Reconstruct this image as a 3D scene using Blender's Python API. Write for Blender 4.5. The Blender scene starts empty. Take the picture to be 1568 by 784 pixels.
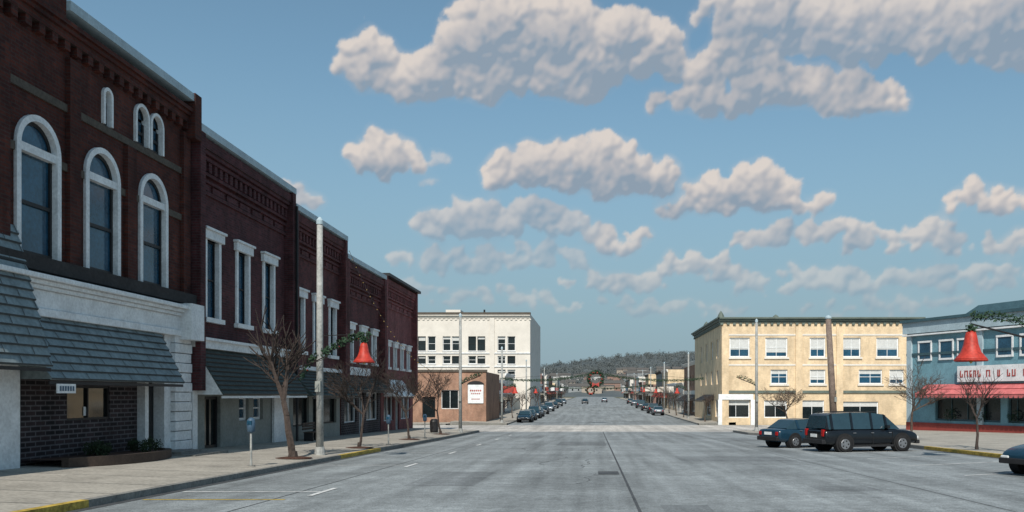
import bpy, math, random
import numpy as np
from mathutils import Vector, noise
random.seed(7)
E=1.83; FPX=1300.0
S=bpy.context.scene
# ------------------------------------------------------------------ materials
MC={}
def nodes(m):
    m.use_nodes=True; nt=m.node_tree; return nt, nt.nodes, nt.links, nt.nodes['Principled BSDF']
def mat(name,col,rough=0.8,var=0.25,scale=1.5,metal=0.0,bump=0.0,col2=None,spec=0.3,fine=12.0):
    if name in MC: return MC[name]
    m=bpy.data.materials.new(name); nt,N,L,b=nodes(m)
    tc=N.new('ShaderNodeTexCoord')
    n1=N.new('ShaderNodeTexNoise'); n1.inputs['Scale'].default_value=scale; n1.inputs['Detail'].default_value=4; n1.inputs['Roughness'].default_value=0.65
    n2=N.new('ShaderNodeTexNoise'); n2.inputs['Scale'].default_value=fine; n2.inputs['Detail'].default_value=2
    L.new(tc.outputs['Object'],n1.inputs['Vector']); L.new(tc.outputs['Object'],n2.inputs['Vector'])
    ad=N.new('ShaderNodeMath'); ad.operation='MULTIPLY_ADD'; ad.inputs[1].default_value=0.45
    L.new(n2.outputs['Fac'],ad.inputs[0]); 
    mu=N.new('ShaderNodeMath'); mu.operation='MULTIPLY'; mu.inputs[1].default_value=0.55; L.new(n1.outputs['Fac'],mu.inputs[0]); L.new(mu.outputs[0],ad.inputs[2])
    r=N.new('ShaderNodeValToRGB'); r.color_ramp.elements[0].position=0.34; r.color_ramp.elements[1].position=0.66
    c2=col2 if col2 else col
    r.color_ramp.elements[0].color=(*[c*(1-var) for c in c2],1); r.color_ramp.elements[1].color=(*[min(1,c*(1+var*0.6)) for c in col],1)
    L.new(ad.outputs[0],r.inputs['Fac']); L.new(r.outputs['Color'],b.inputs['Base Color'])
    b.inputs['Roughness'].default_value=rough; b.inputs['Metallic'].default_value=metal
    b.inputs['Specular IOR Level'].default_value=spec
    if bump>0:
        bp=N.new('ShaderNodeBump'); bp.inputs['Strength'].default_value=bump; bp.inputs['Distance'].default_value=0.02
        L.new(n2.outputs['Fac'],bp.inputs['Height']); L.new(bp.outputs['Normal'],b.inputs['Normal'])
    MC[name]=m; return m
def brick(name,c1,c2,mortar,w=0.3,h=0.1,ms=0.012,rough=0.85,dirt=0.5):
    if name in MC: return MC[name]
    m=bpy.data.materials.new(name); nt,N,L,b=nodes(m)
    tc=N.new('ShaderNodeTexCoord'); sp=N.new('ShaderNodeSeparateXYZ'); L.new(tc.outputs['Object'],sp.inputs[0])
    a=N.new('ShaderNodeMath'); a.operation='ADD'; L.new(sp.outputs[0],a.inputs[0]); L.new(sp.outputs[1],a.inputs[1])
    cb=N.new('ShaderNodeCombineXYZ'); L.new(a.outputs[0],cb.inputs[0]); L.new(sp.outputs[2],cb.inputs[1])
    bt=N.new('ShaderNodeTexBrick'); L.new(cb.outputs[0],bt.inputs['Vector']); bt.inputs['Scale'].default_value=1
    bt.inputs['Brick Width'].default_value=w; bt.inputs['Row Height'].default_value=h; bt.inputs['Mortar Size'].default_value=ms
    bt.inputs['Color1'].default_value=(*c1,1); bt.inputs['Color2'].default_value=(*c2,1); bt.inputs['Mortar'].default_value=(*mortar,1)
    n=N.new('ShaderNodeTexNoise'); n.inputs['Scale'].default_value=0.9; n.inputs['Detail'].default_value=7; n.inputs['Roughness'].default_value=0.75
    mp=N.new('ShaderNodeMapping'); mp.inputs['Scale'].default_value=(1,1,0.5); L.new(tc.outputs['Object'],mp.inputs[0]); L.new(mp.outputs[0],n.inputs['Vector'])
    r=N.new('ShaderNodeMapRange'); r.inputs[1].default_value=0.35; r.inputs[2].default_value=0.65; r.inputs[3].default_value=1-dirt; r.inputs[4].default_value=1.25
    L.new(n.outputs['Fac'],r.inputs[0])
    mx=N.new('ShaderNodeVectorMath'); mx.operation='SCALE'; L.new(bt.outputs['Color'],mx.inputs[0]); L.new(r.outputs[0],mx.inputs['Scale'])
    L.new(mx.outputs[0],b.inputs['Base Color']); b.inputs['Roughness'].default_value=rough; b.inputs['Specular IOR Level'].default_value=0.2
    bp=N.new('ShaderNodeBump'); bp.inputs['Strength'].default_value=0.4; bp.inputs['Distance'].default_value=0.01; bp.invert=True
    L.new(bt.outputs['Fac'],bp.inputs['Height']); L.new(bp.outputs['Normal'],b.inputs['Normal'])
    MC[name]=m; return m
def glass(name,col,rough=0.08):
    return mat(name,col,rough,0.6,0.5,spec=0.6)
def asphalt(name,col):
    m=bpy.data.materials.new(name); nt,N,L,b=nodes(m); tc=N.new('ShaderNodeTexCoord')
    def nz(s,d,r=0.6,mapping=None):
        n=N.new('ShaderNodeTexNoise'); n.inputs['Scale'].default_value=s; n.inputs['Detail'].default_value=d; n.inputs['Roughness'].default_value=r
        if mapping:
            mp=N.new('ShaderNodeMapping'); mp.inputs['Scale'].default_value=mapping; L.new(tc.outputs['Object'],mp.inputs[0]); L.new(mp.outputs[0],n.inputs['Vector'])
        else: L.new(tc.outputs['Object'],n.inputs['Vector'])
        return n
    big=nz(0.25,5,0.65); streak=nz(1.0,4,0.6,(1.3,0.06,1)); fine=nz(30,2,0.7); mid=nz(3.5,4,0.8); cross=nz(1.0,4,0.65,(0.12,0.8,1))
    def mr(n,a,c):
        r=N.new('ShaderNodeMapRange'); r.inputs[1].default_value=0.3; r.inputs[2].default_value=0.7; r.inputs[3].default_value=a; r.inputs[4].default_value=c
        L.new(n.outputs['Fac'],r.inputs[0]); return r.outputs[0]
    outs=[mr(big,0.78,1.2),mr(streak,0.74,1.26),mr(fine,0.62,1.4),mr(mid,0.76,1.24),mr(cross,.88,1.12)]
    cur=outs[0]
    for o in outs[1:]:
        q=N.new('ShaderNodeMath'); q.operation='MULTIPLY'; L.new(cur,q.inputs[0]); L.new(o,q.inputs[1]); cur=q.outputs[0]
    sc=N.new('ShaderNodeVectorMath'); sc.operation='SCALE'; sc.inputs[0].default_value=col; L.new(cur,sc.inputs['Scale'])
    L.new(sc.outputs[0],b.inputs['Base Color']); b.inputs['Roughness'].default_value=0.9; b.inputs['Specular IOR Level'].default_value=0.2
    bp=N.new('ShaderNodeBump'); bp.inputs['Strength'].default_value=0.3; bp.inputs['Distance'].default_value=0.01; L.new(fine.outputs['Fac'],bp.inputs['Height']); L.new(bp.outputs['Normal'],b.inputs['Normal'])
    return m
M_asph=asphalt('asphalt',(0.215,0.235,0.242))
M_patch=asphalt('asphalt_patch',(0.165,0.18,0.187))
M_cross=asphalt('pale_asphalt',(0.43,0.41,0.38))
M_conc=mat('concrete',(0.37,0.345,0.30),0.9,0.38,0.7,bump=0.2)
M_kerb=mat('kerb_concrete',(0.22,0.215,0.20),0.9,0.4,1.5)
M_yel=mat('yellow_paint',(0.50,0.35,0.07),0.7,0.5,3.0)
M_whp=mat('white_road_paint',(0.66,0.67,0.66),0.7,0.45,5)
M_seam=mat('tar_seam',(0.07,0.075,0.08),0.8,0.4,3)
M_ground=mat('dry_grass_ground',(0.13,0.125,0.08),0.95,0.5,0.05,col2=(0.08,0.09,0.05))
M_white=mat('white_paint',(0.74,0.76,0.77),0.55,0.24,2.0)
M_cream=mat('cream_paint',(0.68,0.64,0.58),0.8,0.16,0.5)
M_b1=brick('dark_red_brick',(0.105,0.029,0.020),(0.055,0.018,0.016),(0.06,0.04,0.036))
M_b2=brick('maroon_brick',(0.105,0.032,0.036),(0.058,0.019,0.023),(0.075,0.052,0.055))
M_b3=brick('plum_brick',(0.145,0.040,0.042),(0.08,0.026,0.029),(0.09,0.06,0.06))
M_b5=brick('red_brick',(0.23,0.062,0.065),(0.15,0.045,0.048),(0.17,0.11,0.11))
M_bs=brick('shop_brick',(0.05,0.034,0.037),(0.016,0.015,0.018),(0.12,0.11,0.115),0.42,0.14,0.022)
M_yb=brick('buff_brick',(0.68,0.51,0.32),(0.60,0.45,0.28),(0.60,0.52,0.40),dirt=0.22)
M_tanb=brick('orange_brick',(0.33,0.17,0.115),(0.27,0.14,0.10),(0.34,0.27,0.2),dirt=0.35)
M_stone=mat('brown_stone',(0.10,0.085,0.07),0.9,0.4,1.2)
M_dstone=mat('dark_stone',(0.04,0.038,0.038),0.9,0.4,1.2)
M_cop=mat('metal_coping',(0.38,0.48,0.53),0.5,0.25,1.0)
M_shg=mat('grey_shingle',(0.22,0.27,0.285),0.85,0.35,2.0,fine=9)
M_shgd=mat('grey_shingle_shade_joint',(0.06,0.07,0.075),0.9,0.3,2.0)  # dark tone for painted shade under courses, and for the shingle joints
M_shd=mat('dark_green_shingle',(0.065,0.085,0.082),0.85,0.45,2.5,fine=9)
M_dark=mat('dark_trim',(0.02,0.02,0.022),0.5,0.3,2)
M_gl=glass('window_glass',(0.02,0.075,0.13))
M_gld=glass('shop_glass',(0.012,0.018,0.02))
M_blind=mat('window_blind',(0.55,0.56,0.55),0.6,0.15,4)
M_grey=mat('grey_stucco',(0.25,0.265,0.25),0.85,0.25,1.0)
M_teal=mat('teal_paint',(0.16,0.31,0.37),0.6,0.3,1.0)
M_dteal=mat('dark_teal_metal',(0.05,0.10,0.12),0.5,0.3,1.0)
M_trimg=mat('grey_green_cornice',(0.12,0.15,0.13),0.6,0.35,1.0)
M_redb=mat('red_painted_base',(0.28,0.055,0.045),0.8,0.3,1.0)
M_pink=mat('red_awning_canvas',(0.58,0.16,0.16),0.8,0.4,1.3)
M_red=mat('red_plastic',(0.45,0.045,0.03),0.5,0.35,4)
M_dred=mat('faded_red_paint',(0.36,0.06,0.05),0.7,0.3,4)
M_gold=mat('gold_trim',(0.5,0.33,0.12),0.4,0.2,6)
M_pole=mat('concrete_pole',(0.33,0.34,0.33),0.85,0.4,2.0)
M_wood=mat('weathered_wood',(0.20,0.155,0.13),0.9,0.4,3)
M_bark=mat('bark',(0.06,0.046,0.040),0.95,0.4,6)
M_bark2=mat('pale_bark',(0.095,0.07,0.056),0.95,0.4,6)
M_garl=mat('evergreen_garland',(0.03,0.065,0.035),0.9,0.5,9)
M_shrub=mat('shrub_leaf',(0.03,0.045,0.02),0.9,0.5,6)
M_mulch=mat('mulch',(0.08,0.038,0.025),0.95,0.5,6)
M_tyre=mat('tyre_rubber',(0.015,0.015,0.016),0.8,0.3,8)
M_hub=mat('wheel_alloy',(0.28,0.29,0.31),0.4,0.2,8,metal=0.7)
M_blackp=mat('black_car_paint',(0.006,0.008,0.011),0.2,0.2,2,spec=0.5)
M_bluep=mat('dark_blue_car_paint',(0.010,0.035,0.06),0.2,0.2,2,spec=0.5)
M_silv=mat('silver_car_paint',(0.22,0.26,0.30),0.25,0.1,2,metal=0.5)
M_carg=mat('car_glass',(0.02,0.045,0.06),0.05,0.2,2,spec=0.7)
M_tail=mat('tail_lamp',(0.30,0.01,0.01),0.25,0.1,5)
M_head=mat('head_lamp',(0.6,0.62,0.62),0.2,0.1,5)
M_brown=mat('brown_timber',(0.07,0.05,0.04),0.85,0.3,2)
M_roof=mat('roof_tar',(0.10,0.095,0.09),0.9,0.3,1)
M_hill=mat('hazed_forest_hillside',(0.105,0.115,0.115),1.0,0.25,0.012,col2=(0.075,0.10,0.112),fine=0.09)  # bluish aerial haze is mixed into the hillside colour
M_ftree=mat('hazed_tree_crowns',(0.105,0.115,0.112),1.0,0.30,0.02,col2=(0.08,0.10,0.108),fine=0.25)  # distance haze tinted into the crown colour as well
M_blue=mat('blue_grey_paint',(0.06,0.11,0.17),0.5,0.2,3)
# ------------------------------------------------------------------ builder
class B:
    def __init__(s,name): s.name=name; s.parts={}
    def p(s,part,m):
        if part not in s.parts: s.parts[part]=([],[],m)
        return s.parts[part]
    def poly(s,part,m,pts):
        v,f,_=s.p(part,m); k=len(v); v.extend([tuple(q) for q in pts]); f.append(tuple(range(k,k+len(pts))))
    def hexa(s,part,m,c):
        v,f,_=s.p(part,m); k=len(v); v.extend([tuple(q) for q in c])
        for a in ((0,3,2,1),(4,5,6,7),(0,1,5,4),(1,2,6,5),(2,3,7,6),(3,0,4,7)): f.append(tuple(k+i for i in a))
    def box(s,part,m,F,u0,u1,n0,n1,z0,z1):
        s.hexa(part,m,[F(u0,n0,z0),F(u1,n0,z0),F(u1,n1,z0),F(u0,n1,z0),F(u0,n0,z1),F(u1,n0,z1),F(u1,n1,z1),F(u0,n1,z1)])
    def tube(s,part,m,a,b,ra,rb,n=6,cap=True):
        a=Vector(a); b=Vector(b); d=(b-a); 
        if d.length<1e-6: return
        d.normalize(); x=d.orthogonal().normalized(); y=d.cross(x)
        v,f,_=s.p(part,m); k=len(v)
        for c,r in ((a,ra),(b,rb)):
            for i in range(n):
                t=2*math.pi*i/n; v.append(tuple(c+x*math.cos(t)*r+y*math.sin(t)*r))
        for i in range(n): f.append((k+i,k+(i+1)%n,k+n+(i+1)%n,k+n+i))
        if cap: f.append(tuple(k+n+i for i in range(n))); f.append(tuple(k+n-1-i for i in range(n)))
    def lathe(s,part,m,c,prof,n=20):
        v,f,_=s.p(part,m); k=len(v)
        for r,z in prof:
            for i in range(n):
                t=2*math.pi*i/n; v.append((c[0]+r*math.cos(t),c[1]+r*math.sin(t),c[2]+z))
        for j in range(len(prof)-1):
            for i in range(n): f.append((k+j*n+i,k+j*n+(i+1)%n,k+(j+1)*n+(i+1)%n,k+(j+1)*n+i))
    def leaves(s,part,m,c,rad,n,size,flat=1.0):
        for _ in range(n):
            while True:
                d=Vector((random.uniform(-1,1),random.uniform(-1,1),random.uniform(-1,1)))
                if d.length<1: break
            q=Vector(c)+Vector((d.x*rad,d.y*rad,d.z*rad*flat))
            a=Vector((random.gauss(0,1),random.gauss(0,1),random.gauss(0,1))).normalized(); b2=a.orthogonal().normalized()
            z=size*random.uniform(0.6,1.4)
            s.poly(part,m,[q-a*z,q+b2*z*0.4,q+a*z,q-b2*z*0.4])
    def done(s,smooth=(),loc=None,rot=0,bevel=None):
        e=bpy.data.objects.new(s.name,None); S.collection.objects.link(e); obs=[]
        for part,(v,f,m) in s.parts.items():
            me=bpy.data.meshes.new(part); me.from_pydata(v,[],f); me.materials.append(m); me.update()
            if part in smooth:
                for p in me.polygons: p.use_smooth=True
            o=bpy.data.objects.new(part,me); S.collection.objects.link(o); o.parent=e; obs.append(o)
            if bevel and part in bevel:
                md=o.modifiers.new('bv','BEVEL'); md.width=bevel[part]; md.segments=2
        if loc: e.location=loc
        e.rotation_euler[2]=rot
        return e
def frame(ox,oy,ux,uy,nx,ny):
    return lambda u,n,z:(ox+ux*u+nx*n, oy+uy*u+ny*n, z)
# ------------------------------------------------------------------ terrain profile
PR=[(-300,5.4),(0,0),(60,-1.08),(75,-1.32),(95,-1.48),(125,-1.42),(160,-1.2),(200,-0.85),(300,-0.05),(450,0.55),(620,0.85),(1000,0.5),(6000,0.5)]
def zr(y):
    for (a,za),(b,zb) in zip(PR,PR[1:]):
        if y<=b: return za+(zb-za)*(y-a)/(b-a)
    return PR[-1][1]
def ys(a,b,step=12):
    s={a,b}|{p[0] for p in PR if a<p[0]<b}
    k=a
    while k<b: s.add(k); k+=step
    return sorted(s)
def sheet(name,m,xa,xb,y0,y1,dz,top=None,step=12,slope=0.0,edge=None):
    fa=xa if callable(xa) else (lambda y:xa); fb=xb if callable(xb) else (lambda y:xb)
    v=[];f=[]
    Y=ys(y0,y1,step)
    for y in Y:
        a,b=fa(y),fb(y)
        v.append((a,y,zr(y)+dz)); v.append((b,y,zr(y)+dz+slope*abs(b-a)))
    for i in range(len(Y)-1): f.append((2*i,2*i+1,2*i+3,2*i+2))
    me=bpy.data.meshes.new(name); me.from_pydata(v,[],f); me.materials.append(m)
    o=bpy.data.objects.new(name,me); S.collection.objects.link(o); return o
def join_named(objs,name):
    e=bpy.data.objects.new(name,None); S.collection.objects.link(e)
    for o in objs: o.parent=e
    return e
v=[];f=[]; gx=[-3000,-600,-200,-60,0,60,200,600,3000]; gy=ys(-300,6000,400)
for y in gy:
    for x in gx: v.append((x,y,zr(y)-0.03))
n=len(gx)
for j in range(len(gy)-1):
    for i in range(n-1): f.append((j*n+i,j*n+i+1,(j+1)*n+i+1,(j+1)*n+i))
me=bpy.data.meshes.new('ground'); me.from_pydata(v,[],f); me.materials.append(M_ground); o=bpy.data.objects.new('ground',me); S.collection.objects.link(o)
KL=-9.5
def KR(y):
    if y<56: return 15.6
    if y<64: t=(y-56)/8; t=t*t*(3-2*t); return 15.6-3.9*t
    return 11.7
sheet('road',M_asph,KL,15.7,-60,72,0.0)
sheet('cross_street',M_cross,-200,200,72,93,0.0)
sheet('far_road',M_asph,KL,11.7,93,620,0.0)
join_named([sheet('patch',M_patch,a,b,y0,y1,0.0025) for a,b,y0,y1 in ((-4.6,-2.9,20.5,25.2),(3.2,7.4,30.5,33.6),(-1.9,.7,44,50),(5.2,6.6,19.2,20.6),(-5.6,-3.4,56,59.9),(8.2,10.2,51,57),(1.3,2.2,11.5,16.4))],'road_patch')
cw=[]
for (a,b,y0,y1) in ((-9.0,11.0,70.2,70.5),(-9.0,11.0,73.4,73.7),(-9.0,11.0,91.0,91.3),(-9.0,11.0,94.0,94.3)):
    cw.append(sheet('line',M_whp,a,b,y0,y1,0.006))
join_named(cw,'crosswalk')
def pavement(name,x0,x1,y0,y1,slope,yellow=()):
    f0=x0 if callable(x0) else (lambda y:x0); sg=1 if x1>f0(y0) else -1
    parts=[sheet('paving',M_conc,lambda y:f0(y)+sg*0.16,x1,y0,y1,0.15,slope=slope,step=2)]
    b=B('k'); Y=ys(y0,y1,2)
    for a,c in zip(Y,Y[1:]):
        yl=any(q0<=(a+c)/2<=q1 for q0,q1 in yellow); m=M_yel if yl else M_kerb; pn='kerb_yellow' if yl else 'kerb'
        A,C=f0(a),f0(c)
        b.hexa(pn,m,[(A,a,zr(a)-0.05),(A+sg*.16,a,zr(a)-0.05),(C+sg*.16,c,zr(c)-0.05),(C,c,zr(c)-0.05),(A,a,zr(a)+.145),(A+sg*.16,a,zr(a)+.152),(C+sg*.16,c,zr(c)+.152),(C,c,zr(c)+.145)])
        b.poly('gutter',M_seam,[(A,a,zr(a)+.005),(A-sg*.22,a,zr(a)+.005),(C-sg*.22,c,zr(c)+.005),(C,c,zr(c)+.005)]) if y1<90 else None
    for end in (y0,y1):
        A=f0(end)
        b.poly('kerb',M_kerb,[(A,end,zr(end)-.05),(x1,end,zr(end)-.05),(x1,end,zr(end)+.15+slope*abs(x1-A)),(A,end,zr(end)+.145)])
    y=math.ceil(y0/1.9)*1.9
    while y<min(y1,90):
        A=f0(y)+sg*.17
        b.poly('joints',M_kerb,[(A,y,zr(y)+.155),(x1,y,zr(y)+.155+slope*abs(x1-A)),(x1,y+.03,zr(y)+.155+slope*abs(x1-A)),(A,y+.03,zr(y)+.155)]); y+=1.9
    e=b.done(); e.name=name
    for p in parts: p.parent=e
pavement('sidewalk',KL,-16,-20,71,0.035,yellow=((-20,16.2),(33,37.5)))
pavement('sidewalk',KR,60,-20,71,0.004,yellow=((32.5,39),))
pavement('sidewalk',KL,-16,95,400,0.03)
pavement('sidewalk',11.7,16,95,400,0.03)
pavement('sidewalk',-16.01,-80,93.2,98.5,0.0)
join_named([sheet('joint',M_seam,0.82,0.88,-10,72,0.006),sheet('joint',M_seam,-6.6,-6.56,-10,70,0.004),sheet('joint',M_seam,7.6,7.63,-10,72,0.004)],'road_joint')
mk=[]
for y in (10.6,19.0,28.2,36.5,45,53.5,62):
    mk.append(sheet('stall_line',M_whp,-9.2,-6.0,y,y+.11,0.008)); mk.append(sheet('stall_line',M_whp,-6.1,-5.98,y-.9,y+.9,0.0125))
mk.append(sheet('yellow_line',M_yel,lambda y:-9.25+(y-12.5)*0.5,lambda y:-9.1+(y-12.5)*0.5,12.5,14.8,0.008))
mk.append(sheet('yellow_line',M_yel,-9.2,-6.3,17.3,17.42,0.008))
join_named(mk,'stall_marking')
b=B('stall_marking')
for k in range(9):
    y=19.5+k*4.2; x0=10.4;x1=15.3; dy=2.6
    P=[(x0,y),(x1,y+dy),(x1,y+dy+.12),(x0,y+.12)]
    b.poly('stall_line',M_whp,[(px,py,zr(py)+.008) for px,py in P])
b.done()
b=B('manhole_cover'); 
b.poly('plate',M_seam,[(0.15,24.2,zr(24.2)+.009),(0.75,24.2,zr(24.2)+.009),(0.75,25.4,zr(25.4)+.009),(0.15,25.4,zr(25.4)+.009)]); b.done()
b=B('road_cracks'); rc=random.Random(3)
for k in range(22):
    x=rc.uniform(-8,13); y=rc.uniform(12,60); a0_=rc.choice((0,math.pi/2)); wd=rc.uniform(.005,.013)
    for i in range(rc.randint(8,34)):
        a=a0_+rc.gauss(0,.35); nx_,ny_=x+math.cos(a)*.3,y+math.sin(a)*.3
        if not(-9.2<nx_<(15 if ny_<54 else 11) and 8<ny_<59.9): break
        px,py=-math.sin(a)*wd,math.cos(a)*wd
        b.poly('crack',M_seam,[(x-px,y-py,-.018*(y-py)+.0045),(nx_-px,ny_-py,-.018*(ny_-py)+.0045),(nx_+px,ny_+py,-.018*(ny_+py)+.0045),(x+px,y+py,-.018*(y+py)+.0045)]); x,y=nx_,ny_
b.done()
# ------------------------------------------------------------------ facade tools
def wall(b,part,m,F,u0,u1,z0,z1,holes,n=0,depth=0.22,rm=None):
    us=sorted({u0,u1}|{h[0] for h in holes}|{h[1] for h in holes}); zs=sorted({z0,z1}|{h[2] for h in holes}|{h[3] for h in holes})
    us=[u for u in us if u0<=u<=u1]; zs=[z for z in zs if z0<=z<=z1]
    for a,c in zip(us,us[1:]):
        for p,q in zip(zs,zs[1:]):
            um,zm=(a+c)/2,(p+q)/2
            if any(h[0]<um<h[1] and h[2]<zm<h[3] for h in holes): continue
            b.poly(part,m,[F(a,n,p),F(c,n,p),F(c,n,q),F(a,n,q)])
    for h in holes:
        a,c,p,q=h[:4]; d=n-depth; r=rm or m
        b.poly(part+'_reveal',r,[F(a,n,p),F(a,d,p),F(a,d,q),F(a,n,q)]); b.poly(part+'_reveal',r,[F(c,n,p),F(c,d,p),F(c,d,q),F(c,n,q)])
        b.poly(part+'_reveal',r,[F(a,n,p),F(c,n,p),F(c,d,p),F(a,d,p)]); b.poly(part+'_reveal',r,[F(a,n,q),F(c,n,q),F(c,d,q),F(a,d,q)])
def window(b,F,a,c,p,q,n=0,depth=0.22,fw=0.07,fm=None,gm=None,rail=True,mull=0,blind=0.0):
    fm=fm or M_white; gm=gm or M_gl; d=n-depth+0.02
    b.poly('glass' if gm is M_gl else 'shop_glass',gm,[F(a,d,p),F(c,d,p),F(c,d,q),F(a,d,q)])
    fn='window_frames' if fm is M_white else 'window_frames_dark'
    e=0.003
    b.box(fn,fm,F,a+e,a+fw,d+.005,d+.07,p+e,q-e); b.box(fn,fm,F,c-fw,c-e,d+.005,d+.07,p+e,q-e)
    b.box(fn,fm,F,a+fw,c-fw,d+.005,d+.068,p+e,p+fw); b.box(fn,fm,F,a+fw,c-fw,d+.005,d+.068,q-fw,q-e)
    if rail: b.box(fn,fm,F,a+fw,c-fw,d+.005,d+.06,(p+q)/2-.03,(p+q)/2+.03)
    for k in range(mull):
        u=a+(c-a)*(k+1)/(mull+1); b.box(fn,fm,F,u-.025,u+.025,d+.005,d+.064,p+fw,q-fw)
    if blind>0: b.poly('blinds',M_blind,[F(a+fw,d+.012,q-(q-p)*blind),F(c-fw,d+.012,q-(q-p)*blind),F(c-fw,d+.012,q-fw),F(a+fw,d+.012,q-fw)])
def shell(b,m,F,u0,u1,depth,z0,z1,rz=None):
    rz=rz or z1-0.5
    b.poly('side_walls',m,[F(u0,0,z0),F(u0,-depth,z0),F(u0,-depth,z1),F(u0,0,z1)])
    b.poly('side_walls',m,[F(u1,0,z0),F(u1,-depth,z0),F(u1,-depth,z1),F(u1,0,z1)])
    b.poly('side_walls',m,[F(u0,-depth,z0),F(u1,-depth,z0),F(u1,-depth,z1),F(u0,-depth,z1)])
    b.poly('roof',M_roof,[F(u0,0,rz),F(u1,0,rz),F(u1,-depth,rz),F(u0,-depth,rz)])
def cornice(b,m,F,u0,u1,z,steps=((0.08,0.25),(0.16,0.2),(0.28,0.15)),dent=None,dstep=0.5):
    for pr,h in steps:
        b.box('cornice_'+m.name,m,F,u0,u1,0.004,pr,z,z+h-.003); z+=h
    if dent:
        zz,hh,pr=dent; u=u0+.15
        while u<u1-.15:
            b.box('corbels_'+m.name,m,F,u,u+dstep*.45,0.004,pr,zz,zz+hh); u+=dstep
    return z
def awning(b,m,F,u0,u1,zt,zb,pr,n0=0.02,courses=8,side=None,tabs=0,edge=None):
    for i in range(courses):
        t0=i/courses; t1=(i+1)/courses
        za=zt+(zb-zt)*t0; zc=zt+(zb-zt)*t1; na=n0+pr*t0; nc=n0+pr*t1
        b.hexa('awning_'+m.name,m,[F(u0,na,za-.02),F(u1,na,za-.02),F(u1,nc+.01,zc-.02),F(u0,nc+.01,zc-.02),F(u0,na,za),F(u1,na,za),F(u1,nc+.05,zc+.035),F(u0,nc+.05,zc+.035)])
        if edge:
            b.poly('awning_course_shade',edge,[F(u0,nc+.054,zc+.034),F(u1,nc+.054,zc+.034),F(u1,nc+.03,zc-.012),F(u0,nc+.03,zc-.012)])  # dark strip paints the shadow line below each course lip
            if tabs:
                u=u0+(tabs/2 if i%2 else tabs)
                while u<u1:
                    b.poly('shingle_joints',edge,[F(u,na+.03,za+.003),F(u+.025,na+.03,za+.003),F(u+.025,nc+.055,zc+.04),F(u,nc+.055,zc+.04)]); u+=tabs
    sm=side or m
    for u in (u0+.01,u1-.01): b.poly('awning_side',sm,[F(u,n0,zt-.03),F(u,n0,zb),F(u,n0+pr,zb)])
    b.box('awning_fascia',M_dark if not side else side,F,u0,u1,n0+pr-.05,n0+pr-.01,zb-.14,zb-.05)
FL=frame(-15,0,0,1,1,0)
def archwin(b,F,uc,hw,zb,zs,mwall,fr=0.2):
    n=16; R=hw; r=hw-fr; top=zs+R
    arc=[(uc+R*math.cos(math.pi*i/n),zs+R*math.sin(math.pi*i/n)) for i in range(n+1)]
    inn=[(uc+r*math.cos(math.pi*i/n),zs+r*math.sin(math.pi*i/n)) for i in range(n+1)]
    for i in range(n):
        a,c=arc[i],arc[i+1]
        b.poly('wall',mwall,[F(a[0],0,a[1]),F(a[0],0,top),F(c[0],0,top),F(c[0],0,c[1])])
        p,q=inn[i],inn[i+1]
        b.hexa('arch_surround',M_white,[F(p[0],-.15,p[1]),F(a[0],-.15,a[1]),F(c[0],-.15,c[1]),F(q[0],-.15,q[1]),F(p[0],.09,p[1]),F(a[0],.09,a[1]),F(c[0],.09,c[1]),F(q[0],.09,q[1])])
        r2=r*.86
        P=(uc+r2*math.cos(math.pi*i/n),zs+r2*math.sin(math.pi*i/n)); Q=(uc+r2*math.cos(math.pi*(i+1)/n),zs+r2*math.sin(math.pi*(i+1)/n))
        b.hexa('sash',M_dark,[F(P[0],-.14,P[1]),F(p[0],-.14,p[1]),F(q[0],-.14,q[1]),F(Q[0],-.14,Q[1]),F(P[0],-.08,P[1]),F(p[0],-.08,p[1]),F(q[0],-.08,q[1]),F(Q[0],-.08,Q[1])])
    b.poly('glass',M_gl,[F(x,-.12,z) for x,z in inn])
    for s in (-1,1):
        u0,u1=sorted((uc+s*R,uc+s*r)); b.box('arch_surround',M_white,F,u0,u1,-.15,.09,zb,zs-.001)
    b.poly('glass',M_gl,[F(uc-r,-.125,zb),F(uc+r,-.125,zb),F(uc+r,-.125,zs-.1),F(uc-r,-.125,zs-.1)])
    if hw>.6: b.box('arch_surround',M_white,F,uc-r,uc+r,-.15,.05,zs-.16,zs+.06)
    for s in (-1,1):
        u0,u1=sorted((uc+s*r,uc+s*(r-.09))); b.box('sash',M_dark,F,u0,u1,-.12,-.07,zb,zs-.16)
    zm=(zb+zs)/2-.05; b.box('sash',M_dark,F,uc-r+.09,uc+r-.09,-.12,-.06,zm-.05,zm+.05); b.box('sash',M_dark,F,uc-r+.09,uc+r-.09,-.12,-.065,zb,zb+.1)
    return (uc-R,uc+R,zb,top)
# ---- building 1
b=B('arched_window_brick_building'); W=M_b1
u0,u1=11.0,31.5; hs=[]
for uc in (13.9,16.9,19.9,22.9,25.9,28.9): hs.append(archwin(b,FL,uc,0.92,E+3.75,E+6.6,W,fr=.17))
for uc,hw in ((14.2,.28),(17.2,.28),(26.15,.26),(28.15,.44),(29.1,.44),(20.2,.42),(21.1,.42)):
    hs.append(archwin(b,FL,uc,hw,E+8.3,E+9.2,W,fr=0.1))
bh=[(24.6,26.8,E-.75,E+.28)]
wall(b,'wall',W,FL,u0,u1,E+3.3,E+10.6,hs,depth=.2)
wall(b,'shop_wall',M_bs,FL,22.05,28.4,-3,E+2.3,bh,n=-.25,depth=.15)
window(b,FL,24.6,26.8,E-.75,E+.28,n=-.25,depth=.12,fm=M_dark,gm=M_gld,rail=False,mull=1)
b.box('sign_in_window',M_white,FL,25.55,25.8,-.34,-.33,E-.62,E-.35)
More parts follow.
